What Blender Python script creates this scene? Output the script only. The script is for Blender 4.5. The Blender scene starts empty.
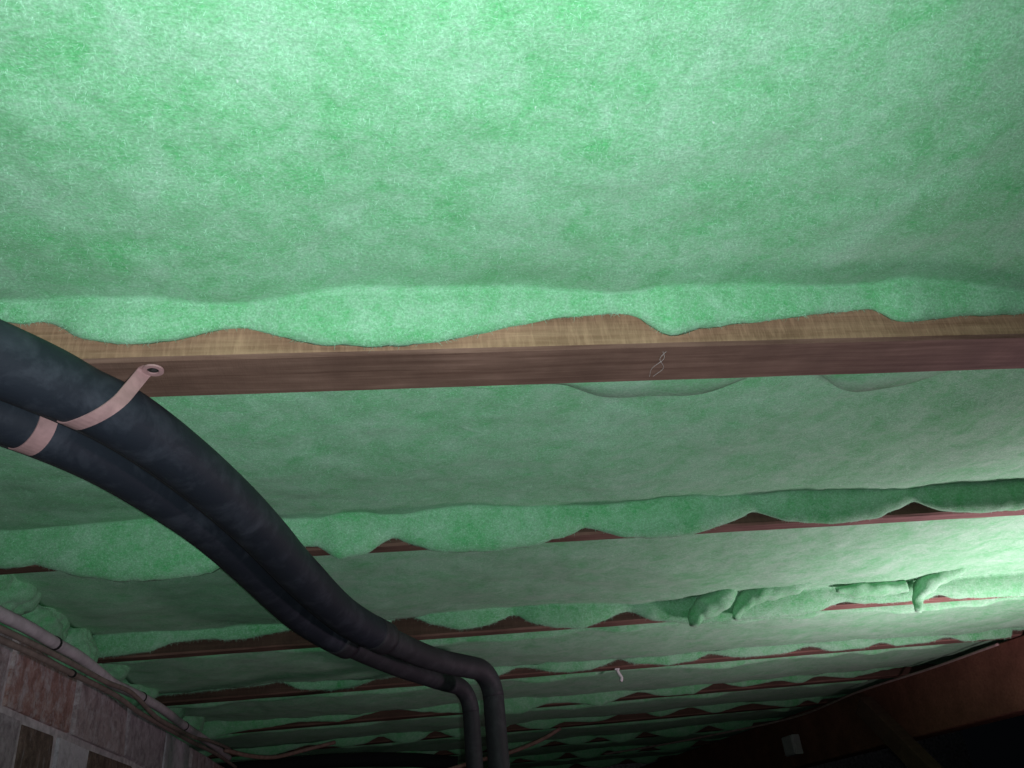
import bpy, bmesh, math, random
import numpy as np
from mathutils import Vector, Matrix, noise

# ------------------------------------------------------------------ camera
# metres; X runs along the floor joists, Y away from the camera, Z up, ground at 0
CAM_Z = 0.45          # lens height above the soil
ZJ = CAM_Z + 0.40     # underside of the floor joists
scene = bpy.context.scene
COL = scene.collection
cam_data = bpy.data.cameras.new('camera')
cam_data.sensor_width = 36.0
cam_data.lens = 850.0 / 1024.0 * 36.0
cam_data.clip_start = 0.01
cam = bpy.data.objects.new('camera', cam_data)
COL.objects.link(cam)
_p, _r, _y = math.radians(29.89), math.radians(-6.35), math.radians(8.96)
_f = Vector((math.sin(_y) * math.cos(_p), math.cos(_y) * math.cos(_p), math.sin(_p)))
_rt = Vector((math.cos(_y), -math.sin(_y), 0.0))
_up = _rt.cross(_f)
_a = _rt * math.cos(_r) + _up * math.sin(_r)
_b = -_rt * math.sin(_r) + _up * math.cos(_r)
cam.matrix_world = Matrix(((_a.x, _b.x, -_f.x, 0), (_a.y, _b.y, -_f.y, 0), (_a.z, _b.z, -_f.z, CAM_Z), (0, 0, 0, 1)))
scene.camera = cam

# ------------------------------------------------------------------ light
world = bpy.data.worlds.new('world')
scene.world = world
world.use_nodes = True
world.node_tree.nodes['Background'].inputs[0].default_value = (0.6, 0.75, 1.0, 1)
world.node_tree.nodes['Background'].inputs[1].default_value = 0.0015


def torch(name, loc, target, watts, angle, blend, radius, color=(1, 1, 1)):
    d = bpy.data.lights.new(name, 'SPOT')
    d.energy = watts
    d.spot_size = math.radians(angle)
    d.spot_blend = blend
    d.shadow_soft_size = radius
    d.color = color
    o = bpy.data.objects.new(name, d)
    COL.objects.link(o)
    o.location = loc
    o.rotation_euler = (Vector(target) - Vector(loc)).to_track_quat('-Z', 'Y').to_euler()
    return o


# light of the phone itself, beside its lens
torch('phone_light', (0.025, -0.01, 0.435), (0.03, 0.42, 0.85), 24.5, 107, 1.0, 0.006, (0.90, 1.0, 1.03))
# second work torch resting on the soil to the right, shining up at the joists
torch('work_torch_light', (1.23, 1.42, 0.35), (1.14, 1.40, 0.87), 35.0, 165, 1.0, 0.07, (1.0, 0.70, 0.86))
scene.view_settings.view_transform = 'Standard'
scene.view_settings.look = 'None'
scene.view_settings.exposure = 0.0
scene.view_settings.gamma = 1.0
scene.view_settings.use_curve_mapping = False

random.seed(4)
RNG = np.random.default_rng(7)


# ------------------------------------------------------------------ materials
class NT:
    def __init__(self, name):
        self.m = bpy.data.materials.new(name)
        self.m.use_nodes = True
        self.t = self.m.node_tree
        self.b = self.t.nodes['Principled BSDF']

    def n(self, kind, **kw):
        nd = self.t.nodes.new(kind)
        for k, v in kw.items():
            if hasattr(nd, k):
                setattr(nd, k, v)
            else:
                nd.inputs[k.replace('_', ' ')].default_value = v
        return nd

    def l(self, a, b):
        self.t.links.new(a, b)

    def coord(self, scale=(1, 1, 1), kind='Object'):
        tc = self.n('ShaderNodeTexCoord')
        mp = self.n('ShaderNodeMapping')
        mp.inputs['Scale'].default_value = scale
        self.l(tc.outputs[kind], mp.inputs['Vector'])
        return mp.outputs['Vector']

    def noise(self, vec, scale, detail=4, rough=0.6, dist=0.0):
        nd = self.n('ShaderNodeTexNoise')
        nd.inputs['Scale'].default_value = scale
        nd.inputs['Detail'].default_value = detail
        nd.inputs['Roughness'].default_value = rough
        nd.inputs['Distortion'].default_value = dist
        self.l(vec, nd.inputs['Vector'])
        return nd.outputs['Fac']

    def ramp(self, fac, stops):
        r = self.n('ShaderNodeValToRGB')
        e = r.color_ramp.elements
        while len(e) < len(stops):
            e.new(0.5)
        for i, (p, c) in enumerate(stops):
            e[i].position = p
            e[i].color = (*c, 1) if len(c) == 3 else c
        self.l(fac, r.inputs['Fac'])
        return r.outputs['Color']

    def mix(self, fac, a, b, mode='MIX'):
        m = self.n('ShaderNodeMix', data_type='RGBA', blend_type=mode)
        for s, v in ((0, fac), (6, a), (7, b)):
            if isinstance(v, (int, float)):
                m.inputs[s].default_value = v
            elif isinstance(v, tuple):
                m.inputs[s].default_value = (*v, 1)
            else:
                self.l(v, m.inputs[s])
        return m.outputs[2]

    def bump(self, h, strength, dist=0.002):
        b = self.n('ShaderNodeBump')
        b.inputs['Strength'].default_value = strength
        b.inputs['Distance'].default_value = dist
        self.l(h, b.inputs['Height'])
        self.l(b.outputs['Normal'], self.b.inputs['Normal'])

    def set(self, **kw):
        for k, v in kw.items():
            s = self.b.inputs[k.replace('_', ' ')]
            if hasattr(v, 'links') or isinstance(v, bpy.types.NodeSocket):
                self.l(v, s)
            else:
                s.default_value = (*v, 1) if isinstance(v, tuple) and len(v) == 3 else v
        return self.m


def mat_insulation(name, green=(0.066, 0.45, 0.13), pale=(0.39, 0.65, 0.475)):
    q = NT(name)
    v = q.coord()
    big = q.noise(v, 16, 3, 0.55, 0.6)
    mid = q.noise(v, 55, 4, 0.65, 0.8)
    streak = q.noise(q.coord((60, 170, 120)), 3.0, 4, 0.7, 0.6)
    fine = q.noise(v, 520, 3, 0.7)
    f = q.n('ShaderNodeMath', operation='ADD')
    q.l(big, f.inputs[0])
    q.l(mid, f.inputs[1])
    f2 = q.n('ShaderNodeMath', operation='ADD')
    q.l(f.outputs[0], f2.inputs[0])
    q.l(streak, f2.inputs[1])
    f3 = q.n('ShaderNodeMath', operation='MULTIPLY')
    q.l(f2.outputs[0], f3.inputs[0])
    f3.inputs[1].default_value = 1 / 3
    c = q.ramp(f3.outputs[0], [(0.33, green), (0.50, tuple(0.5 * (a + b) for a, b in zip(green, pale))), (0.69, pale)])
    sp = q.ramp(fine, [(0.30, (0.72, 0.72, 0.72)), (0.55, (1.0, 1.0, 1.0)), (0.72, (1.35, 1.25, 1.35))])
    c = q.mix(1.0, c, sp, 'MULTIPLY')
    fleck = q.ramp(q.noise(v, 260, 2, 0.5, 0.6), [(0.73, (0, 0, 0)), (0.80, (1, 1, 1))])
    c = q.mix(fleck, c, (0.55, 0.78, 0.64))
    hb = q.n('ShaderNodeMath', operation='ADD')
    q.l(fine, hb.inputs[0])
    q.l(mid, hb.inputs[1])
    q.bump(hb.outputs[0], 0.35, 0.003)
    return q.set(Base_Color=c, Roughness=0.95, Specular_IOR_Level=0.1, Sheen_Weight=0.20, Sheen_Roughness=0.55,
                 Sheen_Tint=(0.85, 1.0, 0.9, 1.0))


def mat_wood(name, c1, c2, rough_sawn=0.0, scale=1.0):
    q = NT(name)
    g = q.noise(q.coord((1.2 * scale, 26 * scale, 26 * scale)), 6, 6, 0.65, 0.4)
    w = q.noise(q.coord((60, 9, 9)), 4, 3, 0.7)
    s = q.noise(q.coord(), 9, 4, 0.6)
    c = q.ramp(g, [(0.30, c1), (0.70, c2)])
    c = q.mix(q.ramp(s, [(0.35, (0.55, 0.55, 0.55)), (0.65, (0, 0, 0))]), c, tuple(0.55 * k for k in c1))
    if rough_sawn:
        c = q.mix(q.ramp(w, [(0.45, (0, 0, 0)), (0.75, (rough_sawn,) * 3)]), c, tuple(min(1, 1.5 * k) for k in c2))
    hb = q.n('ShaderNodeMath', operation='ADD')
    q.l(g, hb.inputs[0])
    q.l(w, hb.inputs[1])
    q.bump(hb.outputs[0], 0.25 + 0.5 * rough_sawn, 0.0025)
    return q.set(Base_Color=c, Roughness=0.85, Specular_IOR_Level=0.25)


def mat_foam(name, base, dust):
    q = NT(name)
    v = q.coord()
    d = q.noise(v, 24, 5, 0.65, 0.5)
    f = q.noise(v, 260, 3, 0.6)
    c = q.mix(q.ramp(d, [(0.48, (0, 0, 0)), (0.72, (0.55, 0.55, 0.55))]), base, dust)
    q.bump(f, 0.25, 0.001)
    return q.set(Base_Color=c, Roughness=0.62, Specular_IOR_Level=0.35)


def mat_plain(name, col, rough=0.6, metal=0.0, var=0.25, scale=40, bump=0.1):
    q = NT(name)
    f = q.noise(q.coord(), scale, 4, 0.6)
    c = q.ramp(f, [(0.3, tuple(k * (1 - var) for k in col)), (0.7, tuple(min(1, k * (1 + var)) for k in col))])
    q.bump(f, bump, 0.001)
    return q.set(Base_Color=c, Roughness=rough, Metallic=metal)


def mat_brick(name, c1, c2, smear, amount):
    q = NT(name)
    tc = q.n('ShaderNodeNewGeometry')
    v = tc.outputs['Position']
    a = q.noise(v, 48, 7, 0.75, 0.2)
    s = q.noise(v, 34, 8, 0.8, 0.15)
    st = q.n('ShaderNodeMapping')
    st.inputs['Scale'].default_value = (60, 60, 14)
    q.l(v, st.inputs['Vector'])
    k = q.noise(st.outputs['Vector'], 1.6, 4, 0.65)
    c = q.ramp(a, [(0.36, tuple(0.6 * x for x in c1)), (0.52, c1), (0.66, c2)])
    lo = 0.66 - 0.30 * amount
    m1 = q.ramp(s, [(lo, (0, 0, 0)), (lo + 0.16, (0.8, 0.8, 0.8))])
    m2 = q.ramp(k, [(0.60, (0, 0, 0)), (0.72, (0.7, 0.7, 0.7))])
    c = q.mix(m1, c, smear)
    c = q.mix(m2, c, tuple(0.85 * x for x in smear))
    q.bump(a, 0.9, 0.008)
    return q.set(Base_Color=c, Roughness=0.92, Specular_IOR_Level=0.15)


def mat_ground(name):
    q = NT(name)
    v = q.coord()
    a = q.noise(v, 6, 8, 0.7)
    c = q.ramp(a, [(0.3, (0.05, 0.035, 0.025)), (0.7, (0.14, 0.105, 0.08))])
    q.bump(a, 0.8, 0.03)
    return q.set(Base_Color=c, Roughness=1.0)


M_INS = mat_insulation('green_polyester')
M_FIB = mat_plain('pale_fibre', (0.38, 0.72, 0.50), 0.9, 0, 0.3, 900, 0.0)
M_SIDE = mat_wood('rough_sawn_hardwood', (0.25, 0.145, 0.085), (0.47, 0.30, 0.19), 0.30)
M_SIDE_SHADED = mat_wood('shaded_sawn_hardwood', (0.075, 0.045, 0.032), (0.14, 0.085, 0.06), 0.15)  # sawn wood with the shadow on the farther joist sides put into its colour
M_BOT = mat_wood('planed_hardwood', (0.13, 0.07, 0.05), (0.27, 0.165, 0.125), 0.0)
M_BEARER = mat_wood('red_brown_bearer', (0.15, 0.066, 0.044), (0.26, 0.115, 0.078), 0.1)
M_BOARD = mat_wood('floorboard_underside', (0.16, 0.10, 0.06), (0.28, 0.19, 0.12), 0.2)
M_FOAM = mat_foam('black_foam', (0.018, 0.023, 0.034), (0.075, 0.085, 0.11))
M_FOAM2 = mat_foam('grey_black_foam', (0.030, 0.031, 0.036), (0.075, 0.078, 0.088))
M_SEAM = mat_plain('seam_black', (0.006, 0.006, 0.008), 0.9)
M_STRAP = mat_plain('pinkish_strap', (0.42, 0.25, 0.25), 0.55, 0.0, 0.2, 60)
M_SCREW = mat_plain('dull_steel', (0.30, 0.29, 0.28), 0.4, 0.9)
M_HOLE = mat_plain('dark_hole', (0.012, 0.010, 0.009), 0.9)
M_CONDUIT = mat_plain('lilac_grey_sheath', (0.60, 0.54, 0.57), 0.6, 0, 0.2, 50)
M_CABLE = mat_plain('brown_sheath', (0.30, 0.235, 0.205), 0.6, 0, 0.25, 60)
M_PINKC = mat_plain('dusty_pink_sheath', (0.36, 0.22, 0.18), 0.6, 0, 0.25, 60)
M_TIE = mat_plain('black_plastic', (0.012, 0.011, 0.012), 0.5)
M_WHITE = mat_plain('white_plastic', (0.75, 0.75, 0.75), 0.5, 0, 0.1)
M_BOXGREY = mat_plain('grey_box', (0.45, 0.45, 0.45), 0.6, 0, 0.1)
M_MORTAR = mat_plain('mortar', (0.56, 0.51, 0.53), 0.95, 0, 0.35, 60, 0.5)
M_WEB = mat_plain('cobweb', (0.55, 0.52, 0.50), 0.9)
BR = [mat_brick('brick_red', (0.48, 0.28, 0.25), (0.60, 0.42, 0.39), (0.74, 0.68, 0.71), 0.62),
      mat_brick('brick_plum', (0.48, 0.38, 0.39), (0.60, 0.50, 0.51), (0.74, 0.69, 0.73), 0.62),
      mat_brick('brick_limed', (0.70, 0.65, 0.71), (0.78, 0.74, 0.80), (0.82, 0.78, 0.83), 0.80),
      mat_brick('brick_brown', (0.20, 0.145, 0.12), (0.32, 0.23, 0.195), (0.50, 0.45, 0.46), 0.3),
      mat_brick('brick_grey', (0.46, 0.40, 0.43), (0.58, 0.52, 0.55), (0.70, 0.65, 0.69), 0.55)]
M_SOIL = mat_ground('dry_soil')


# ------------------------------------------------------------------ helpers
def tag(o, label=None, cat=None, group=None, kind=None):
    if label:
        o['label'] = label
    if cat:
        o['category'] = cat
    if group:
        o['group'] = group
    if kind:
        o['kind'] = kind
    return o


def link(name, me, mats=None, parent=None, smooth=False, loc=None):
    o = bpy.data.objects.new(name, me)
    COL.objects.link(o)
    if mats is not None and not me.materials:
        for m in (mats if isinstance(mats, (list, tuple)) else [mats]):
            me.materials.append(m)
    if smooth:
        me.polygons.foreach_set('use_smooth', [True] * len(me.polygons))
    if loc is not None:
        o.location = loc
    if parent is not None:
        o.parent = parent
    return o


def empty(name, loc=(0, 0, 0)):
    o = bpy.data.objects.new(name, None)
    o.empty_display_size = 0.05
    COL.objects.link(o)
    o.location = loc
    return o


def rel(o, root):
    """parent o (built in world coordinates) to an empty that is only translated"""
    o.parent = root
    o.location = Vector(o.location) - Vector(root.location)
    return o


def box_mesh(name, x0, x1, y0, y1, z0, z1, bevel=0.0, seg=1):
    bm = bmesh.new()
    bmesh.ops.create_cube(bm, size=1)
    for v in bm.verts:
        v.co = Vector((x0 + (v.co.x + .5) * (x1 - x0), y0 + (v.co.y + .5) * (y1 - y0), z0 + (v.co.z + .5) * (z1 - z0)))
    if bevel:
        bmesh.ops.bevel(bm, geom=bm.edges[:], offset=bevel, segments=seg, affect='EDGES', profile=0.5)
    me = bpy.data.meshes.new(name)
    bm.to_mesh(me)
    bm.free()
    return me


def catmull(pts, step=0.012):
    P = [Vector(p) for p in pts]
    P = [P[0] * 2 - P[1]] + P + [P[-1] * 2 - P[-2]]
    out = []
    for i in range(1, len(P) - 2):
        n = max(2, int((P[i + 1] - P[i]).length / step))
        for k in range(n):
            t = k / n
            a, b, c, d = P[i - 1], P[i], P[i + 1], P[i + 2]
            out.append(0.5 * ((2 * b) + (c - a) * t + (2 * a - 5 * b + 4 * c - d) * t * t + (3 * b - a - 3 * c + d) * t ** 3))
    out.append(P[-2])
    return out


def smooth_path(P, it=4):
    P = [p.copy() for p in P]
    for _ in range(it):
        Q = [p.copy() for p in P]
        for i in range(1, len(P) - 1):
            Q[i] = (P[i - 1] + P[i] * 2 + P[i + 1]) / 4
        P = Q
    return P


def tube_mesh(name, path, rad, sides=20, cap=True, squash=1.0):
    """rad: number or function(i, n)"""
    n = len(path)
    vs, fs = [], []
    prev = None
    for i, p in enumerate(path):
        t = (path[min(i + 1, n - 1)] - path[max(i - 1, 0)]).normalized()
        if prev is None:
            u = t.cross(Vector((0, 0, 1)))
            if u.length < 1e-3:
                u = t.cross(Vector((1, 0, 0)))
        else:
            u = prev - t * prev.dot(t)
        u.normalize()
        prev = u
        w = t.cross(u)
        r = rad(i, n) if callable(rad) else rad
        for k in range(sides):
            a = 2 * math.pi * k / sides
            vs.append(p + u * (r * math.cos(a)) + w * (r * squash * math.sin(a)))
    for i in range(n - 1):
        for k in range(sides):
            k2 = (k + 1) % sides
            fs.append((i * sides + k, i * sides + k2, (i + 1) * sides + k2, (i + 1) * sides + k))
    if cap:
        fs.append(tuple(reversed(range(sides))))
        fs.append(tuple(range((n - 1) * sides, n * sides)))
    me = bpy.data.meshes.new(name)
    me.from_pydata([tuple(v) for v in vs], [], fs)
    me.update()
    return me


# ------------------------------------------------------------------ the setting
X0, X1 = -0.82, 2.30
FAR = 5.2
g = bmesh.new()
bmesh.ops.create_grid(g, x_segments=70, y_segments=90, size=1)
for v in g.verts:
    v.co = Vector((0.9 + v.co.x * 2.6, 2.0 + v.co.y * 3.6, 0))
    v.co.z = 0.03 * noise.noise(v.co * 1.7) + 0.012 * noise.noise(v.co * 7)
me = bpy.data.meshes.new('floor')
g.to_mesh(me)
g.free()
tag(link('floor', me, M_SOIL, smooth=True), 'bare dry soil of the crawl space', kind='structure')

wall_b = link('wall_back', box_mesh('wall_back', -1.2, 3.4, FAR + 0.12, FAR + 0.24, -0.1, 1.2, 0.004), M_MORTAR)
tag(wall_b, 'dark rendered wall closing the far end of the crawl space', kind='structure')

# underside of the floor above: boards across the joists
ceil = empty('ceiling', (0, 0, ZJ + 0.14))
tag(ceil, 'underside of the timber floor above the insulation', kind='structure')
bw = 0.13
nb = int((X1 - X0) / bw)
bme = box_mesh('floorboard', 0.001, bw - 0.001, -0.6, FAR, 0.0, 0.02, 0.0015)
bme.materials.append(M_BOARD)
for i in range(nb):
    o = link('floorboard', bme, None, ceil)
    o.location = (X0 + i * bw, 0, 0)

# brick wall on the left
WX = -0.50            # face of the wall
COURSE = 0.094
WTOP = CAM_Z + 0.336
wall = empty('wall_left', (WX - 0.06, 1.2, 0))
tag(wall, 'old lime-smeared brick dwarf wall at lower left', kind='structure')
rel(link('mortar_bed', box_mesh('mortar_bed', WX - 0.11, WX - 0.0035, -0.62, 3.62, -0.05, WTOP - 0.012), M_MORTAR), wall)
brick_shapes = {}


def brick_me(L, v):
    key = (round(L, 3), v)
    if key not in brick_shapes:
        bm = bmesh.new()
        bmesh.ops.create_cube(bm, size=1)
        for q in bm.verts:
            q.co = Vector((q.co.x * 0.112, q.co.y * L, q.co.z * (COURSE - 0.011)))
        bmesh.ops.bevel(bm, geom=bm.edges[:], offset=0.003, segments=1, affect='EDGES')
        rr = random.Random(hash(key) % 1000)
        for q in bm.verts:
            q.co += Vector((rr.uniform(-.0025, .0025), rr.uniform(-.003, .003), rr.uniform(-.0025, .0025)))
        m = bpy.data.meshes.new('brick')
        bm.to_mesh(m)
        bm.free()
        m.materials.append(BR[v])
        brick_shapes[key] = m
    return brick_shapes[key]


TOPC = [(-.55, .24, 1), (-.30, .24, 0), (-.05, .24, 4), (.20, .24, 0), (.45, .24, 1), (.70, .24, 4), (.945, .225, 1), (1.182, .236, 0),
        (1.428, .262, 1), (1.70, .262, 4), (1.972, .225, 2), (2.207, .24, 1), (2.457, .24, 0), (2.707, .24, 3), (2.957, .24, 1), (3.207, .24, 0)]
SECC = [(-.55, .115, 0), (-.425, .24, 3), (-.175, .24, 0), (.075, .24, 1), (.325, .24, 0), (.575, .24, 4), (.825, .24, 1), (1.075, .165, 4),
        (1.25, .118, 3), (1.378, .13, 2), (1.518, .225, 3), (1.753, .24, 0), (2.003, .24, 2), (2.253, .24, 1), (2.503, .24, 0), (2.753, .24, 4), (3.003, .24, 0)]
for c in range(9):
    zc = WTOP - COURSE * (c + 0.5)
    if c == 0:
        row = TOPC
    elif c == 1:
        row = SECC
    else:
        row = [(-.55 + (0.125 if c % 2 else 0) + 0.25 * i, .24, random.choice([0, 0, 1, 1, 2, 3, 4])) for i in range(16)]
    for y0, L, v in row:
        o = link('brick', brick_me(L, v))
        o.location = (WX - 0.056 + random.uniform(-.003, .003), y0 + L / 2, zc)
        o.rotation_euler = (0, random.uniform(-.012, .012), random.uniform(-.012, .012))
        rel(o, wall)

# ------------------------------------------------------------------ joists
#        near face y, far face y of every joist
JO = [(0.185, 0.230), (0.628, 0.693), (1.110, 1.139), (1.611, 1.641), (2.030, 2.071), (2.468, 2.510), (2.890, 2.932),
      (3.330, 3.372), (3.775, 3.817), (4.215, 4.257)]
JH = 0.14
JLAB = ['hardwood floor joist overhead, nearest to the camera',
        'wide bare hardwood joist crossing the picture, pipe strap screwed to it',
        'second floor joist back, red-brown strip with dark notches above',
        'third floor joist back, behind the torn green tufts',
        'fourth floor joist back, carrying the small white clip',
        'fifth floor joist back, dim red-brown strip',
        'sixth floor joist back, barely lit behind the bent pipes',
        'seventh floor joist back, in the dark', 'eighth floor joist back, in the dark', 'ninth floor joist back, in the dark']


def joist_mesh(y0, y1, seed):
    nx = 90
    vs, fs, mi = [], [], []
    rr = random.Random(seed)
    prof = [(y0, JH), (y0, 0.05), (y0, 0.003), (y0 + 0.003, 0.0), (y1 - 0.003, 0.0), (y1, 0.003), (y1, 0.05), (y1, JH)]
    np_ = len(prof)
    for i in range(nx + 1):
        x = X0 + (X1 - X0) * i / nx
        wob = 0.0016 * noise.noise(Vector((x * 2.0, seed * 3.1, 0)))
        for j, (y, z) in enumerate(prof):
            k = 0.0012 * noise.noise(Vector((x * 14, j * 5.3, seed)))
            vs.append((x, y + wob + k * (1 if j in (2, 3, 4, 5) else 0), z + (k if 0 < j < np_ - 1 else 0)))
    for i in range(nx):
        for j in range(np_ - 1):
            a = i * np_ + j
            fs.append((a, a + np_, a + np_ + 1, a + 1))
            mi.append(1 if j in (2, 3, 4) else 0)
        a = i * np_
        fs.append((a, a + np_ - 1, a + 2 * np_ - 1, a + np_))
        mi.append(0)
    fs.append(tuple(range(np_)))
    fs.append(tuple(reversed(range(nx * np_, nx * np_ + np_))))
    mi += [0, 0]
    me = bpy.data.meshes.new('floor_joist')
    me.from_pydata(vs, [], fs)
    me.materials.append(M_SIDE if seed <= 2 else M_SIDE_SHADED)
    me.materials.append(M_BOT)
    me.polygons.foreach_set('material_index', mi)
    me.update()
    bm = bmesh.new()
    bm.from_mesh(me)
    bmesh.ops.recalc_face_normals(bm, faces=bm.faces[:])
    bm.to_mesh(me)
    bm.free()
    return me


ob = link('floor_joist', joist_mesh(-0.270, -0.228, 20))
ob.location = (0, 0, ZJ)
tag(ob, 'hardwood floor joist behind the lens, out of the picture', 'joist', 'floor joists')
joists = []
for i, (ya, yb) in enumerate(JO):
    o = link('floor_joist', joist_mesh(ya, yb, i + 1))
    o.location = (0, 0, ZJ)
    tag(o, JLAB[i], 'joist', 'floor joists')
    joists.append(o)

# ------------------------------------------------------------------ insulation batts
EDGE1 = [(-0.348, 0.441), (-0.324, 0.436), (-0.303, 0.433), (-0.287, 0.434), (-0.258, 0.416), (-0.234, 0.41), (-0.21, 0.408), (-0.186, 0.411), (-0.174, 0.414), (-0.151, 0.42), (-0.125, 0.425), (-0.112, 0.42), (-0.097, 0.412), (-0.064, 0.403), (-0.03, 0.4), (0.009, 0.4), (0.039, 0.404), (0.068, 0.409), (0.092, 0.415), (0.116, 0.421), (0.14, 0.426), (0.184, 0.43), (0.208, 0.431), (0.22, 0.425), (0.231, 0.414), (0.244, 0.402), (0.275, 0.409), (0.304, 0.414), (0.354, 0.419), (0.389, 0.423), (0.435, 0.429), (0.455, 0.429), (0.46, 0.42), (0.467, 0.413), (0.487, 0.412), (0.514, 0.416), (0.54, 0.417), (0.603, 0.419), (0.686, 0.421)]
EDGE2 = [(-0.569, 0.407), (-0.497, 0.392), (-0.474, 0.394), (-0.46, 0.397), (-0.443, 0.39), (-0.418, 0.38), (-0.363, 0.368), (-0.315, 0.365), (-0.255, 0.369), (-0.206, 0.376), (-0.156, 0.378), (-0.085, 0.379), (-0.046, 0.384), (-0.024, 0.4), (-0.01, 0.409), (0.005, 0.398), (0.038, 0.384), (0.085, 0.378), (0.129, 0.378), (0.184, 0.383), (0.228, 0.395), (0.256, 0.405), (0.278, 0.398), (0.3, 0.388), (0.339, 0.383), (0.38, 0.383), (0.419, 0.388), (0.451, 0.397), (0.482, 0.408), (0.503, 0.416), (0.522, 0.408), (0.546, 0.397), (0.62, 0.389), (0.681, 0.393), (0.724, 0.407), (0.75, 0.42), (0.765, 0.41), (0.788, 0.399), (0.843, 0.393), (0.909, 0.394), (1.004, 0.401)]
EDGE3 = [(-0.596, 0.399), (-0.513, 0.4), (-0.453, 0.403), (-0.409, 0.419), (-0.365, 0.421), (-0.295, 0.414), (-0.248, 0.42), (-0.202, 0.427), (-0.166, 0.414), (-0.116, 0.403), (-0.062, 0.417), (-0.014, 0.436), (0.017, 0.44), (0.041, 0.421), (0.101, 0.404), (0.152, 0.406), (0.185, 0.419), (0.21, 0.428), (0.24, 0.405), (0.289, 0.393), (0.34, 0.389), (0.387, 0.403), (0.42, 0.418), (0.436, 0.417), (0.468, 0.395), (0.56, 0.381), (0.643, 0.383), (0.745, 0.384), (0.802, 0.388), (0.843, 0.399), (0.867, 0.407), (0.898, 0.399), (0.971, 0.396), (1.047, 0.397), (1.074, 0.409), (1.099, 0.395), (1.249, 0.39), (1.331, 0.392)]
EDGE4 = [(-0.618, 0.412), (-0.517, 0.416), (-0.453, 0.418), (-0.31, 0.422), (-0.282, 0.428), (-0.237, 0.405), (-0.165, 0.395), (-0.125, 0.397), (-0.067, 0.414), (-0.035, 0.427), (0.01, 0.406), (0.077, 0.392), (0.145, 0.387), (0.213, 0.397), (0.255, 0.416), (0.294, 0.411), (0.337, 0.397), (0.408, 0.394), (0.467, 0.405), (0.501, 0.421), (0.53, 0.403), (0.613, 0.392), (0.683, 0.398), (0.721, 0.414), (0.79, 0.397), (0.912, 0.398), (0.97, 0.413), (1.031, 0.394), (1.113, 0.397), (1.159, 0.408), (1.196, 0.394), (1.282, 0.397), (1.339, 0.41), (1.375, 0.393), (1.451, 0.392), (1.543, 0.396)]
EDGE5 = [(-0.476, 0.391), (-0.283, 0.408), (-0.178, 0.4), (-0.045, 0.425), (0.036, 0.408), (0.171, 0.392), (0.308, 0.378), (0.381, 0.401), (0.451, 0.399), (0.534, 0.381), (0.649, 0.415), (0.718, 0.394), (0.812, 0.394), (0.884, 0.424), (0.953, 0.4), (1.066, 0.413), (1.128, 0.397), (1.186, 0.415), (1.284, 0.402), (1.422, 0.42), (1.609, 0.424)]
EDGE6 = [(0.488, 0.411), (0.618, 0.401), (0.734, 0.435), (0.818, 0.397), (0.926, 0.426), (1.005, 0.394), (1.132, 0.419), (1.265, 0.392)]
CONDUIT = [(0.995, 0.328), (1.1, 0.333), (1.193, 0.339), (1.291, 0.342), (1.387, 0.346), (1.484, 0.344), (1.567, 0.341), (1.642, 0.345), (1.752, 0.351), (1.902, 0.355), (2.081, 0.353), (2.237, 0.354), (2.416, 0.355), (2.627, 0.351)]
BROWN = [(1.002, 0.305), (1.106, 0.31), (1.233, 0.317), (1.348, 0.321), (1.486, 0.327), (1.582, 0.329), (1.688, 0.326), (1.79, 0.327), (1.946, 0.33), (2.129, 0.334), (2.406, 0.356), (2.686, 0.371)]
BROWN2 = [(0.997, 0.311), (1.101, 0.316), (1.227, 0.323), (1.342, 0.328), (1.479, 0.333), (1.614, 0.342), (1.785, 0.33), (1.94, 0.333), (2.123, 0.34), (2.279, 0.355), (2.53, 0.37)]
LOOP = [(-0.5, 0.375), (-0.432, 0.354), (-0.365, 0.345), (-0.284, 0.356), (-0.202, 0.373)]
LOOP2 = [(0.272, 0.299), (0.331, 0.313), (0.391, 0.332), (0.438, 0.355)]

JO = [(-0.270, -0.228)] + JO      # one more bay behind the lens
EDGES = {1: EDGE1, 2: EDGE2, 3: EDGE3, 4: EDGE4, 5: EDGE5, 6: EDGE6}


def generic_edge(seed):
    rr = random.Random(seed)
    x, out = X0, []
    while x < X1 + .2:
        L = rr.uniform(0.16, 0.27)
        d = rr.uniform(0.380, 0.392)
        out += [(x, rr.uniform(.412, .43)), (x + .12 * L, .404), (x + .35 * L, d + .004), (x + .55 * L, d), (x + .85 * L, .398)]
        x += L
    return out


def edge_fn(k):
    pts = list(EDGES.get(k, [])) or generic_edge(k)
    if k in EDGES:
        lo, hi = pts[0][0], pts[-1][0]
        gen = generic_edge(40 + k)
        pts = [p for p in gen if p[0] < lo - .03] + pts + [p for p in gen if p[0] > hi + .03]
    xs = np.array([p[0] for p in pts])
    zs = np.array([p[1] for p in pts])

    def f(x):
        return np.interp(x, xs, zs)
    return f


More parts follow.
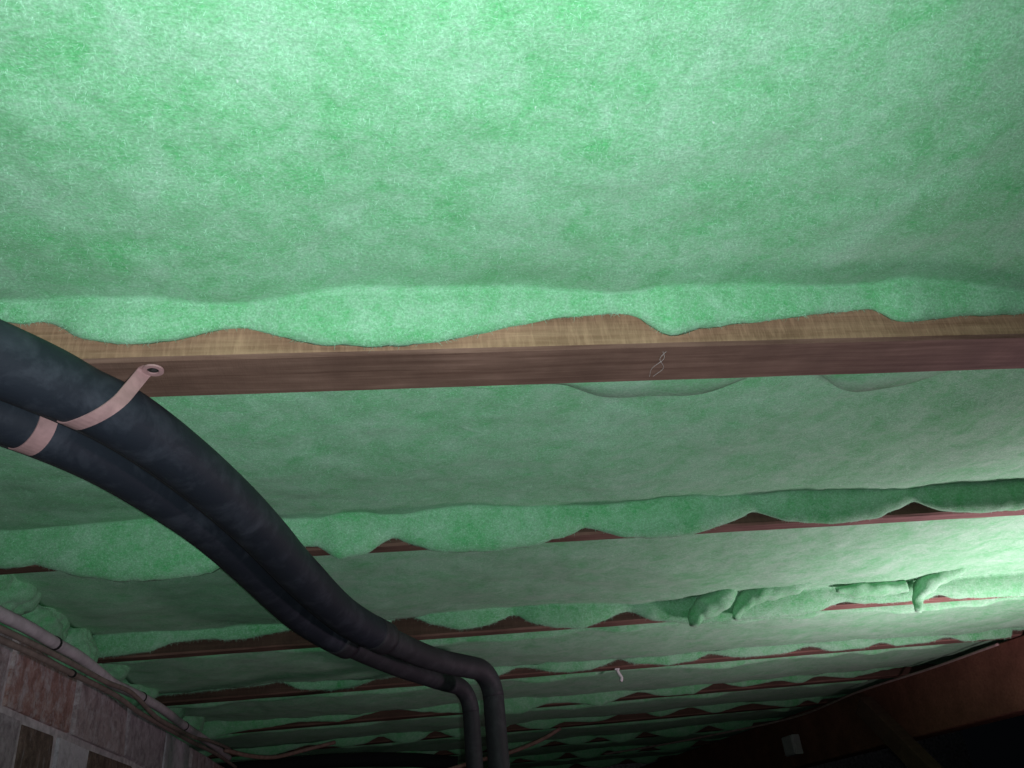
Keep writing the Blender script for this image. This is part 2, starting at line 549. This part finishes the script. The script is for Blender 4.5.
def batt_mesh(k, y0, y1, zf, dx, dy, edge, name='insulation_batt'):
    """k: number of the joist at the far edge; y0..y1 clear bay; z relative to the lens"""
    xs = np.arange(X0 + 0.01 if k <= 2 or k > 5 else -0.545, X1 - 0.01, dx)
    e = edge(xs)
    # soften the traced lip a little
    ker = np.array([1, 2, 1.0]) / 4
    e = np.convolve(np.pad(e, 1, mode='edge'), ker, 'valid')
    over = xs > 1.545 - 0.165 * (y1 - 2.0) - 0.03
    e = np.where(over, np.maximum(e, 0.412), e)
    if k == 2:
        e = np.maximum(e, 0.400 - 0.8 * np.maximum(0, np.abs(xs + 0.157) - 0.048))
    ny = max(6, int((y1 - y0 - 0.06) / dy))
    rows = []
    n1 = np.array([noise.noise(Vector((x * 5, k * 9.1, 0))) for x in xs])
    n2 = np.array([noise.noise(Vector((x * 13, k * 4.7, 3))) for x in xs])
    drop = np.clip(zf - e, 0.006, 0.12)
    ee = np.clip(0.012 + 0.42 * drop, 0.012, 0.042) + 0.004 * n1
    near_lip = zf - 0.020 - 0.012 * n1 - 0.008 * n2      # lip rolled down beside the nearer joist
    near_lip = np.where(over, np.maximum(near_lip, 0.412), near_lip)
    lipw = np.zeros_like(xs)
    if k == 2:
        lipw = 0.042 * np.exp(-((xs - 0.27) / 0.085) ** 4) + 0.036 * np.exp(-((xs - 0.52) / 0.07) ** 4) + 0.03 * np.exp(-((xs - 0.85) / 0.12) ** 4)
        near_lip = np.where(lipw > 0.01, near_lip - 0.15 * lipw, near_lip)
    top = 0.40 + 0.125
    verts = []

    def add(yv, zv):
        verts.append(np.stack([xs, np.broadcast_to(yv, xs.shape), np.broadcast_to(zv, xs.shape)], 1))
    add(y0 + 0.002, top)
    add(y0 + 0.002, near_lip + 0.03)
    add(y0 + 0.005, near_lip + 0.004)
    add(y0 + 0.013, near_lip)
    add(y0 + 0.024 + lipw, near_lip + 0.006)
    add(y0 + 0.034 + lipw, zf - 0.004)
    ya, yb = y0 + 0.045 + lipw, y1 - ee
    for j in range(ny + 1):
        t = j / ny
        y = ya + (yb - ya) * t
        z = np.empty_like(xs)
        for i, x in enumerate(xs):
            yy = y[i] if hasattr(y, '__len__') else y
            p = Vector((x, yy, k * 2.0))
            z[i] = 0.010 * noise.noise(p * 3.2) + 0.0045 * noise.noise(p * 9) + 0.0022 * noise.noise(p * 26) + 0.0012 * noise.noise(p * 60)
        sag = -0.006 * math.sin(math.pi * t)
        # the face is drawn up a little into the fold in front of the lip
        fold = 0.0015 * math.exp(-((1 - t) / 0.05) ** 2)
        zz = zf + z + sag + fold
        add(y, zz)
    z_c = zf + 0.004 + z
    for t in (0.12, 0.26, 0.42, 0.58, 0.74, 0.88, 1.0):
        # cubic from the fold down to the hanging lip
        P0 = (y1 - ee, z_c)
        P1 = (y1 - ee * 1.05, z_c - 0.55 * (z_c - e))
        P2 = (y1 - ee * 0.62, e - 0.005)
        P3 = (y1 - 0.006, e + 0.003)
        b = [(1 - t) ** 3, 3 * t * (1 - t) ** 2, 3 * t * t * (1 - t), t ** 3]
        yv = sum(w * q[0] for w, q in zip(b, (P0, P1, P2, P3)))
        zv = sum(w * q[1] for w, q in zip(b, (P0, P1, P2, P3)))
        wob = np.array([0.0022 * noise.noise(Vector((x * 38, t * 3, k))) + 0.0014 * noise.noise(Vector((x * 90, t * 6, k))) for x in xs])
        add(yv - np.abs(wob) * 0.5, zv + wob)
    add(y1 - 0.001, e + 0.02)
    add(y1 - 0.001, top)
    V = np.stack(verts, 0)                # rows, cols, 3
    V[..., 2] += CAM_Z
    nr, nc = V.shape[:2]
    idx = np.arange(nr * nc).reshape(nr, nc)
    q = np.stack([idx[:-1, :-1], idx[1:, :-1], idx[1:, 1:], idx[:-1, 1:]], -1).reshape(-1, 4)
    closing = np.stack([idx[-1, :-1], idx[0, :-1], idx[0, 1:], idx[-1, 1:]], -1).reshape(-1, 4)
    F = np.concatenate([q, closing])[:, ::-1]
    me = bpy.data.meshes.new(name)
    me.from_pydata(V.reshape(-1, 3).tolist(), [], F.tolist() + [list(idx[:, 0]), list(idx[::-1, -1])])
    me.update()
    return me, V


def fibres(V, count, lo, hi, rows, length, width, seed):
    """fine loose fibres standing a little off the batt face"""
    rng = np.random.default_rng(seed)
    nr, nc = V.shape[:2]
    r = rng.uniform(rows[0], min(rows[1], nr - 2), count)
    c = rng.uniform(0, nc - 1.001, count)
    r0, c0 = r.astype(int), c.astype(int)
    fr, fc = (r - r0)[:, None], (c - c0)[:, None]
    P = (V[r0, c0] * (1 - fr) * (1 - fc) + V[r0 + 1, c0] * fr * (1 - fc) + V[r0, c0 + 1] * (1 - fr) * fc + V[r0 + 1, c0 + 1] * fr * fc)
    keep = (P[:, 0] > lo) & (P[:, 0] < hi)
    P, r0, c0 = P[keep], r0[keep], c0[keep]
    du = V[r0 + 1, c0] - V[r0, c0]
    dv = V[r0, c0 + 1] - V[r0, c0]
    N = np.cross(du, dv)
    N /= np.linalg.norm(N, axis=1)[:, None] + 1e-9
    N[N[:, 2] > 0.2] *= -1
    n = len(P)
    D = rng.normal(size=(n, 3))
    D -= N * (D * N).sum(1)[:, None]
    D /= np.linalg.norm(D, axis=1)[:, None] + 1e-9
    D = D + N * rng.uniform(0.0, 0.75, n)[:, None]
    L = rng.uniform(*length, n)[:, None]
    S = np.cross(N, D)
    S /= np.linalg.norm(S, axis=1)[:, None] + 1e-9
    A = P - S * width + N * 0.0004
    B = P + S * width + N * 0.0004
    C = P + D * L
    W = np.stack([A, B, C], 1).reshape(-1, 3)
    me = bpy.data.meshes.new('loose_fibres')
    me.from_pydata(W.tolist(), [], np.arange(3 * n).reshape(-1, 3).tolist())
    me.update()
    return me


BLAB = ['bright green insulation batt nearest overhead, filling the top of the picture',
        'green insulation batt just behind the wide bare joist, second bay back',
        'green insulation batt with two torn hanging tufts, third bay back',
        'pale green insulation batt behind the torn tufts, fourth bay back',
        'green insulation batt fading into shadow at right, fifth bay back',
        'dark green insulation batt behind the pipe elbows, sixth bay back',
        'unlit green insulation batt, seventh bay back', 'unlit green insulation batt, eighth bay back',
        'unlit green insulation batt, ninth bay back']
batts = []
for k in [0] + list(range(1, len(JO) - 1)):
    y0, y1 = JO[k][1], JO[k + 1][0]
    zf = {1: 0.444, 2: 0.434, 3: 0.432, 4: 0.415}.get(k, 0.416)
    dx = 0.007 if k <= 2 else (0.010 if k <= 5 else 0.016)
    dy = 0.008 if k <= 2 else (0.012 if k <= 5 else 0.02)
    me, V = batt_mesh(k, y0, y1, zf, dx, dy, edge_fn(k))
    o = link('insulation_batt', me, M_INS, smooth=True)
    tag(o, BLAB[k - 1] if k else 'green insulation batt behind the lens, past the nearest overhead joist', 'insulation', 'insulation batts between the joists')
    nr = V.shape[0]
    if k == 1:
        fm = fibres(V, 70000, -0.5, 1.0, (6, nr - 3), (0.002, 0.006), 0.00016, 1)
    elif k == 2:
        fm = fibres(V, 40000, -0.7, 1.3, (6, nr - 3), (0.002, 0.006), 0.00018, 2)
    elif k <= 4:
        fm = fibres(V, 24000, -0.7, 1.7, (nr - 16, nr - 3), (0.003, 0.008), 0.00022, k)
    else:
        fm = None
    if fm is not None:
        tag(link('loose_fibres', fm, M_FIB, o), 'fine pale loose fibres', kind='stuff')
    batts.append(o)


# lumps of insulation stuffed between the batts and the brick wall
def puff(name, loc, size, seed, label, group='stuffed insulation lumps'):
    bm = bmesh.new()
    bmesh.ops.create_icosphere(bm, subdivisions=5, radius=1)
    for v in bm.verts:
        d = v.co.normalized()
        s = Vector((seed * 3.7, seed * 1.9, 0))
        r = 1 + 0.24 * noise.noise(d * 1.1 + s) + 0.07 * noise.noise(d * 2.6 + s) + 0.012 * noise.noise(d * 14 + s)
        fold = abs(noise.noise(d * 2.2 - s))
        r -= 0.09 * math.exp(-(fold / 0.10) ** 2)
        v.co = Vector((d.x * size[0], d.y * size[1], d.z * size[2])) * r
    me = bpy.data.meshes.new(name)
    bm.to_mesh(me)
    bm.free()
    o = link(name, me, M_INS, smooth=True, loc=(loc[0], loc[1], loc[2] + CAM_Z))
    return tag(o, label, 'insulation', group)


puff('insulation_lump', (-0.598, 1.25, 0.420), (0.072, 0.088, 0.050), 1, 'green insulation lump at the left edge, just past the second joist')
puff('insulation_lump', (-0.592, 1.405, 0.412), (0.068, 0.082, 0.052), 6, 'largest rounded green insulation lump above the conduit at left')
puff('insulation_lump', (-0.572, 1.535, 0.398), (0.052, 0.052, 0.050), 2, 'small round green insulation lump touching the third joist at left')
puff('insulation_lump', (-0.588, 1.735, 0.408), (0.064, 0.078, 0.045), 3, 'green insulation lump above the wall just past the third joist')
puff('insulation_lump', (-0.580, 1.905, 0.402), (0.060, 0.086, 0.045), 7, 'green insulation lump above the wall just before the fourth joist')
puff('insulation_lump', (-0.582, 2.175, 0.405), (0.062, 0.085, 0.045), 4, 'dim green insulation lump above the wall past the fourth joist')
puff('insulation_lump', (-0.570, 2.355, 0.400), (0.062, 0.082, 0.045), 9, 'bright green insulation lump above the far end of the brick wall')

# ------------------------------------------------------------------ torn tufts hanging from the third batt
def tuft(path, radii, seed, parent, label):
    P = catmull([(x, y, z + CAM_Z) for x, y, z in path], 0.006)
    n = len(P)

    def rad(i, m):
        t = i / (m - 1) * (len(radii) - 1)
        a = min(int(t), len(radii) - 2)
        return radii[a] + (radii[a + 1] - radii[a]) * (t - a)
    me = tube_mesh('torn_tuft', P, rad, 16)
    for v in me.vertices:
        d = Vector((noise.noise(v.co * 45 + Vector((seed, 0, 0))), noise.noise(v.co * 45 + Vector((0, seed, 9))), noise.noise(v.co * 45 + Vector((5, 0, seed)))))
        v.co += d * 0.006 + 0.35 * 0.006 * Vector((noise.noise(v.co * 130), noise.noise(v.co * 130 + Vector((7, 0, 0))), 0))
    me.update()
    o = link('torn_tuft', me, M_INS, parent, smooth=True)
    tag(o, label)
    return o


tuft([(0.82, 1.49, 0.444), (0.75, 1.535, 0.436), (0.69, 1.555, 0.426), (0.655, 1.570, 0.412), (0.636, 1.574, 0.396), (0.626, 1.572, 0.380)],
     [0.004, 0.016, 0.023, 0.022, 0.016, 0.007], 3, batts[3], 'torn tuft of bright green fibre folded over the lip')
tuft([(0.63, 1.545, 0.432), (0.585, 1.568, 0.412), (0.556, 1.574, 0.396), (0.545, 1.572, 0.377)], [0.012, 0.025, 0.024, 0.009], 5, batts[3], 'rounded green tuft hanging beside the torn fold')
tuft([(1.12, 1.48, 0.446), (1.065, 1.535, 0.436), (1.028, 1.560, 0.418), (1.004, 1.567, 0.394), (0.994, 1.566, 0.366)], [0.003, 0.014, 0.021, 0.017, 0.005], 8, batts[3],
     'pointed green tuft dangling across the third joist')
tuft([(0.84, 1.570, 0.424), (0.88, 1.565, 0.420), (0.93, 1.566, 0.420), (0.985, 1.568, 0.420)], [0.006, 0.016, 0.017, 0.012], 11, batts[3], 'loose green roll along the lip of the batt')


# ------------------------------------------------------------------ pipes
def z(p, dz=0.0):
    return Vector((p[0], p[1], p[2] + CAM_Z + dz))


def make_pipe(name, pts, r_big, n_big, r_small, drop, label):
    """insulated pipe under the joists that turns down to the soil"""
    root = empty(name, (pts[0][0], pts[0][1], 0))
    tag(root, label, 'pipe', 'foam-sleeved pipes')
    P = [z(p) for p in pts]
    full = smooth_path(catmull(P, 0.012), 5)
    cut = min(range(len(full)), key=lambda i: (full[i] - P[n_big]).length)
    a = full[:cut + 1]

    def rad(i, m):
        near = (a[i].y - 0.632) if pts[0][1] < 0.4 else (a[i].y - 0.668)
        squeeze = 1 - 0.07 * math.exp(-(near / 0.016) ** 2) + 0.045 * math.exp(-((near + 0.045) / 0.03) ** 2)
        return squeeze * r_big * (1 + 0.035 * noise.noise(Vector((i * 0.11, r_big * 900, 0)))) * (1 if i < m - 2 else (0.93 if i == m - 2 else 0.84))
    sl = rel(link('foam_sleeve', tube_mesh('foam_sleeve', a, rad, 28), M_FOAM, smooth=True), root)
    # slit of the sleeve, a dark line along its lower side
    seam = []
    for i in range(6, len(a) - 2):
        t = (a[i + 1] - a[i - 1]).normalized()
        s = t.cross(Vector((0, 0, 1))).normalized()
        ang = 0.9
        seam.append(a[i] + (-s * math.cos(ang) - Vector((0, 0, 1)) * math.sin(ang)) * (r_big * 1.0))
    if len(seam) > 4:
        so = link('sleeve_slit', tube_mesh('sleeve_slit', seam, 0.0010, 6), M_SEAM)
        so.parent = sl
    b = full[cut - 2:]
    e = b[-1]
    t = (b[-1] - b[-3]).normalized()
    t.z = 0
    t.normalize()
    R = 0.050
    c = e - Vector((0, 0, R))
    elbow = [c + t * (R * math.sin(q)) + Vector((0, 0, R * math.cos(q))) for q in [i * math.pi / 2 / 10 for i in range(1, 11)]]
    straight = b[:]
    link_s = tube_mesh('thin_sleeve', smooth_path(straight + elbow[:], 1), lambda i, m: r_small * (1 + 0.02 * noise.noise(Vector((i * 0.2, r_small * 700, 0)))), 24)
    rel(link('thin_sleeve', link_s, M_FOAM2, smooth=True), root)
    d0 = elbow[-1]
    dn = [d0 + Vector((t.x * 0.0 + drop[0] * s, drop[1] * s, -s * (d0.z - 0.0))) for s in [i / 16 for i in range(17)]]
    rel(link('down_pipe', tube_mesh('down_pipe', dn, r_small * 0.985, 24, cap=False), M_FOAM2, smooth=True), root)
    # collar where the two sleeve sizes meet
    k0 = a[-6:-1]
    rel(link('joint_tape', tube_mesh('joint_tape', k0, r_big * 1.03, 28), M_FOAM2, smooth=True), root)
    return root, a


pipe1, path1 = make_pipe('insulated_pipe',
                         [(-0.44, 0.366, .369), (-0.36, 0.476, .369), (-0.294, 0.572, .369), (-0.266, 0.611, .369), (-0.239, 0.654, .369), (-0.212, 0.724, .369), (-0.183, 0.832, .369),
                          (-0.158, 0.959, .369), (-0.131, 1.113, .366), (-0.086, 1.326, .366), (-0.028, 1.476, .365), (0.052, 1.641, .364), (0.140, 1.746, .363)],
                         0.0265, 10, 0.0215, (0.0, 0.0), 'nearer thick black foam-sleeved pipe held by the pink strap with a tab')
pipe2, path2 = make_pipe('insulated_pipe',
                         [(-0.50, 0.450, .374), (-0.42, 0.550, .374), (-0.348, 0.645, .374), (-0.312, 0.690, .374), (-0.275, 0.755, .374), (-0.246, 0.838, .374), (-0.218, 0.940, .374),
                          (-0.191, 1.085, .372), (-0.152, 1.310, .368), (-0.092, 1.495, .364), (-0.020, 1.655, .361), (0.064, 1.805, .358), (0.104, 1.860, .356)],
                         0.0235, 9, 0.0180, (0.0, 0.0), 'farther black foam-sleeved pipe half hidden under the thicker one')


# ------------------------------------------------------------------ straps
def strap(path, r, centre_index, width, label, tabdir, tab):
    c = path[centre_index]
    t = (path[centre_index + 2] - path[centre_index - 2]).normalized()
    t.z = 0
    t.normalize()
    s = Vector((t.y, -t.x, 0))            # towards the nearer side
    root = empty('pipe_strap', c)
    tag(root, label, 'strap', 'pipe straps')
    R = r + 0.0012
    skew = 0.033 if tab else 0.0
    prof = []
    # tab under the joist, neck down, round under the pipe, up on the other side
    zj = ZJ - 0.0012 - c.z
    if tab:
        prof += [(R + 0.007 - 0.0012 * i, zj) for i in range(5)]
    prof += [(R + 0.001, zj - 0.002), (R, zj * 0.5)]
    for i in range(0, 19):
        a = -math.pi * i / 18
        prof.append((R * math.cos(a), R * math.sin(a)))
    prof += [(-R, zj * 0.5), (-R, zj - 0.001)]
    th = 0.0013
    bm = bmesh.new()
    rows = []
    for i, (u, w) in enumerate(prof):
        pu, pw = prof[max(i - 1, 0)]
        nu, nw = prof[min(i + 1, len(prof) - 1)]
        d = Vector((nu - pu, nw - pw)).normalized()
        nrm = Vector((d.y, -d.x))
        row = []
        for (k, off) in ((-1, 0), (1, 0), (1, th), (-1, th)):
            uu, ww = u + nrm.x * off, w + nrm.y * off
            sk = skew * max(0.0, (w + R) / (zj + R)) ** 0.8 if u > 0 else 0.0
            row.append(bm.verts.new(s * uu + t * (k * width / 2 + sk) + Vector((0, 0, ww))))
        rows.append(row)
    for a, b in zip(rows[:-1], rows[1:]):
        for k in range(4):
            bm.faces.new((a[k], a[(k + 1) % 4], b[(k + 1) % 4], b[k]))
    bm.faces.new(rows[0])
    bm.faces.new(list(reversed(rows[-1])))
    bmesh.ops.recalc_face_normals(bm, faces=bm.faces[:])
    me = bpy.data.meshes.new('band')
    bm.to_mesh(me)
    bm.free()
    link('band', me, M_STRAP, root, smooth=False)
    if tab:
        # rounded eye with a hole, screw head inside it
        bm = bmesh.new()
        cx = s * (R + 0.010) + t * (skew + 0.001)
        zz = zj - 0.0006
        N = 24
        ro, ri = width * 0.62, 0.0050
        ring = []
        for i in range(N):
            a = 2 * math.pi * i / N
            dirv = s * math.cos(a) + t * math.sin(a)
            ring.append([bm.verts.new(cx + dirv * ro + Vector((0, 0, zz + 0.0006))), bm.verts.new(cx + dirv * ro + Vector((0, 0, zz - 0.0010))),
                         bm.verts.new(cx + dirv * ri + Vector((0, 0, zz - 0.0010))), bm.verts.new(cx + dirv * ri + Vector((0, 0, zz + 0.0006)))])
        for i in range(N):
            a, b = ring[i], ring[(i + 1) % N]
            for k in range(3):
                bm.faces.new((a[k], b[k], b[k + 1], a[k + 1]))
        bmesh.ops.recalc_face_normals(bm, faces=bm.faces[:])
        me = bpy.data.meshes.new('eye')
        bm.to_mesh(me)
        bm.free()
        eye = link('eye', me, M_STRAP, root)
        bm = bmesh.new()
        bmesh.ops.create_cone(bm, cap_ends=True, segments=20, radius1=0.0049, radius2=0.0049, depth=0.0008)
        me = bpy.data.meshes.new('screw_hole')
        bm.to_mesh(me)
        bm.free()
        h = link('screw_hole', me, M_HOLE, eye)
        h.location = cx + Vector((0, 0, zj + 0.0002))
        bm = bmesh.new()
        bmesh.ops.create_cone(bm, cap_ends=True, segments=12, radius1=0.0022, radius2=0.0015, depth=0.0012)
        bmesh.ops.translate(bm, verts=bm.verts[:], vec=(0, 0, 0))
        me = bpy.data.meshes.new('screw')
        bm.to_mesh(me)
        bm.free()
        sc = link('screw', me, M_SCREW, eye)
        sc.location = cx + s * 0.0012 + Vector((0, 0, zj - 0.0008))
    return root


def nearest(path, y):
    return min(range(3, len(path) - 3), key=lambda i: abs(path[i].y - y))


strap(path1, 0.0255, nearest(path1, 0.631), 0.014, 'pinkish strap with a screw eye around the nearer thick pipe', 1, True)
strap(path2, 0.0225, nearest(path2, 0.686), 0.016, 'pinkish strap without visible eye around the farther pipe, at left edge', 1, False)


# ------------------------------------------------------------------ bearer at right
bx = Vector((1.545, 2.0, 0))
bd = Vector((-0.165, 1.0, 0)).normalized()
bs = Vector((bd.y, -bd.x, 0))
me = box_mesh('timber_bearer', 0.0, 0.09, -2.2, 3.0, -0.165, 0.0, 0.003)
for v in me.vertices:
    v.co.x += 0.002 * noise.noise(Vector((v.co.y * 3, v.co.z * 9, 0)))
be = link('timber_bearer', me, M_BEARER)
be.matrix_world = Matrix(((bs.x, bd.x, 0, bx.x), (bs.y, bd.y, 0, bx.y), (0, 0, 1, ZJ - 0.001), (0, 0, 0, 1)))
tag(be, 'deep red-brown timber bearer under the joists at lower right', 'bearer')

# ------------------------------------------------------------------ cables
def cable(name, pts, r, mat, label, cat='cable', group=None, it=2):
    P = smooth_path(catmull([Vector(p) for p in pts], 0.010), it)
    root = empty(name, P[0])
    tag(root, label, cat, group)
    rel(link('sheath', tube_mesh('sheath', P, r, 12), mat, smooth=True), root)
    return root, P


def tie(root, p, t, r, w=0.005):
    t = t.normalized()
    o = link('cable_tie', tube_mesh('cable_tie', [p - t * w / 2, p + t * w / 2], r, 14), M_TIE, smooth=False)
    rel(o, root)
    return o


cond, PC = cable('grey_conduit', [(-0.494, 0.35, CAM_Z + .33), (-0.492, 0.7, CAM_Z + .328)] + [(-0.494, y, CAM_Z + q + .006) for y, q in CONDUIT], 0.0085, M_CONDUIT,
                 'pale lilac-grey conduit running along the top of the brick wall', 'conduit')
for y in (1.291, 1.745, 2.09):
    i = min(range(2, len(PC) - 2), key=lambda i: abs(PC[i].y - y))
    tie(cond, PC[i], PC[i + 1] - PC[i - 1], 0.0098)
br1, PB = cable('brown_cable', [(-0.488, 0.35, CAM_Z + .303), (-0.488, 0.7, CAM_Z + .304)] + [(-0.484, y, CAM_Z + min(q, .343) - .004) for y, q in BROWN], 0.0042, M_CABLE,
                'lower thin brown cable clipped along the brick wall top', 'cable', 'thin cables on the wall')
i = min(range(2, len(PB) - 2), key=lambda i: abs(PB[i].y - 1.345))
tie(br1, PB[i], PB[i + 1] - PB[i - 1], 0.0056)
br2, PB2 = cable('brown_cable', [(-0.490, 0.35, CAM_Z + .312), (-0.489, 0.7, CAM_Z + .311)] + [(-0.4755, y, CAM_Z + q - .003) for y, q in BROWN2], 0.0040, M_CABLE,
                 'upper thin brown cable between conduit and lower cable', 'cable', 'thin cables on the wall')
cable('dusty_cable', [(-0.481, 2.5, .810), (-0.429, 2.58, .801), (-0.373, 2.66, .803), (-0.299, 2.74, .826), (-0.218, 2.80, .848)], 0.0055, M_PINKC, 'dusty pink cable sagging past the far end of the brick wall')
cable('dusty_cable', [(0.0, 2.6, .70), (0.134, 2.7, .736), (0.212, 2.75, .756), (0.293, 2.8, .772), (0.363, 2.85, .793), (0.434, 2.88, .818), (0.489, 2.9, .845)], 0.0060, M_PINKC, 'short dusty pink cable rising to the right of the down pipes')
cable('black_hose', [(x, 2.86, CAM_Z + min(q, .375) - .02) for x, q in [(-.62, .40), (-.45, .39), (-.24, .375), (-.02, .36), (.15, .335)]], 0.020, M_SEAM,
      'black hose slung in the dark behind the down pipes', 'hose')
cable('thin_wire', [(x - 0.075, y, CAM_Z + .390) for x, y in [(1.575, 2.069), (1.54, 2.338), (1.47, 2.642)]] + [(1.35, 3.05, CAM_Z + .385), (1.13, 3.36, CAM_Z + .385), (0.93, 3.55, CAM_Z + .385), (.78, 3.64, CAM_Z + .385)],
      0.0035, M_CABLE, 'thin dusty wire along the top of the bearer, running off into the dark', 'wire')

# ------------------------------------------------------------------ small things
o = empty('white_clip', (0.497, 2.045, ZJ))
tag(o, 'small white plastic clip hanging from the fourth joist', 'clip')
m1 = box_mesh('plate', -0.006, 0.006, -0.004, 0.004, -0.004, 0.0, 0.001)
link('plate', m1, M_WHITE, o)
m2 = tube_mesh('hook', catmull([(0.0, 0, -0.003), (0.003, 0, -0.012), (0.008, 0, -0.022), (0.005, 0, -0.030)], 0.003), 0.0040, 10)
link('hook', m2, M_WHITE, o, smooth=True)

bxo = empty('junction_box', (1.345, 3.106, CAM_Z + 0.300))
bxo.rotation_euler = (0, 0, math.atan2(0.165, 1.0))
tag(bxo, 'small pale box fixed to the dark far part of the bearer', 'box')
link('body', box_mesh('body', -0.020, 0.010, -0.034, 0.034, -0.032, 0.032, 0.003, 2), M_BOXGREY, bxo)
link('lid', box_mesh('lid', -0.024, -0.020, -0.031, 0.031, -0.029, 0.029, 0.001), M_BOXGREY, bxo)

# diagonal timber brace nailed to the inner side of the bearer, running down to the soil
pa, pb = Vector((1.402, 2.65, CAM_Z + 0.352)), Vector((1.530, 1.905, -0.02))
dv = (pb - pa).normalized()
me = box_mesh('timber_brace', -0.021, 0.021, -0.030, 0.030, 0.0, (pb - pa).length, 0.002)
bo = link('timber_brace', me, M_SIDE_SHADED)
nn = Vector((1.0, 0.165, 0.0)).normalized()
yy = dv.cross(nn)
bo.matrix_world = Matrix(((nn.x, yy.x, dv.x, pa.x), (nn.y, yy.y, dv.y, pa.y), (nn.z, yy.z, dv.z, pa.z), (0, 0, 0, 1)))
tag(bo, 'slanting dark timber brace against the inner side of the bearer', 'brace')

# fibre wisp on the bare joist
w = empty('fibre_wisp', (0.243, 0.657, ZJ))
tag(w, 'white wisp of fibre stuck to the underside of the wide bare joist', 'fibre')
for q in range(2):
    a = random.uniform(-.004, .004)
    link('strand', tube_mesh('strand', catmull([(a, -0.020, -0.0003), (a + random.uniform(-.004, .004), -0.008, -0.0008), (a + random.uniform(-.005, .005), 0.008, -0.0008), (a + random.uniform(-.004, .005), 0.024, -0.0004)], 0.004), 0.00016, 5), M_WEB, w)
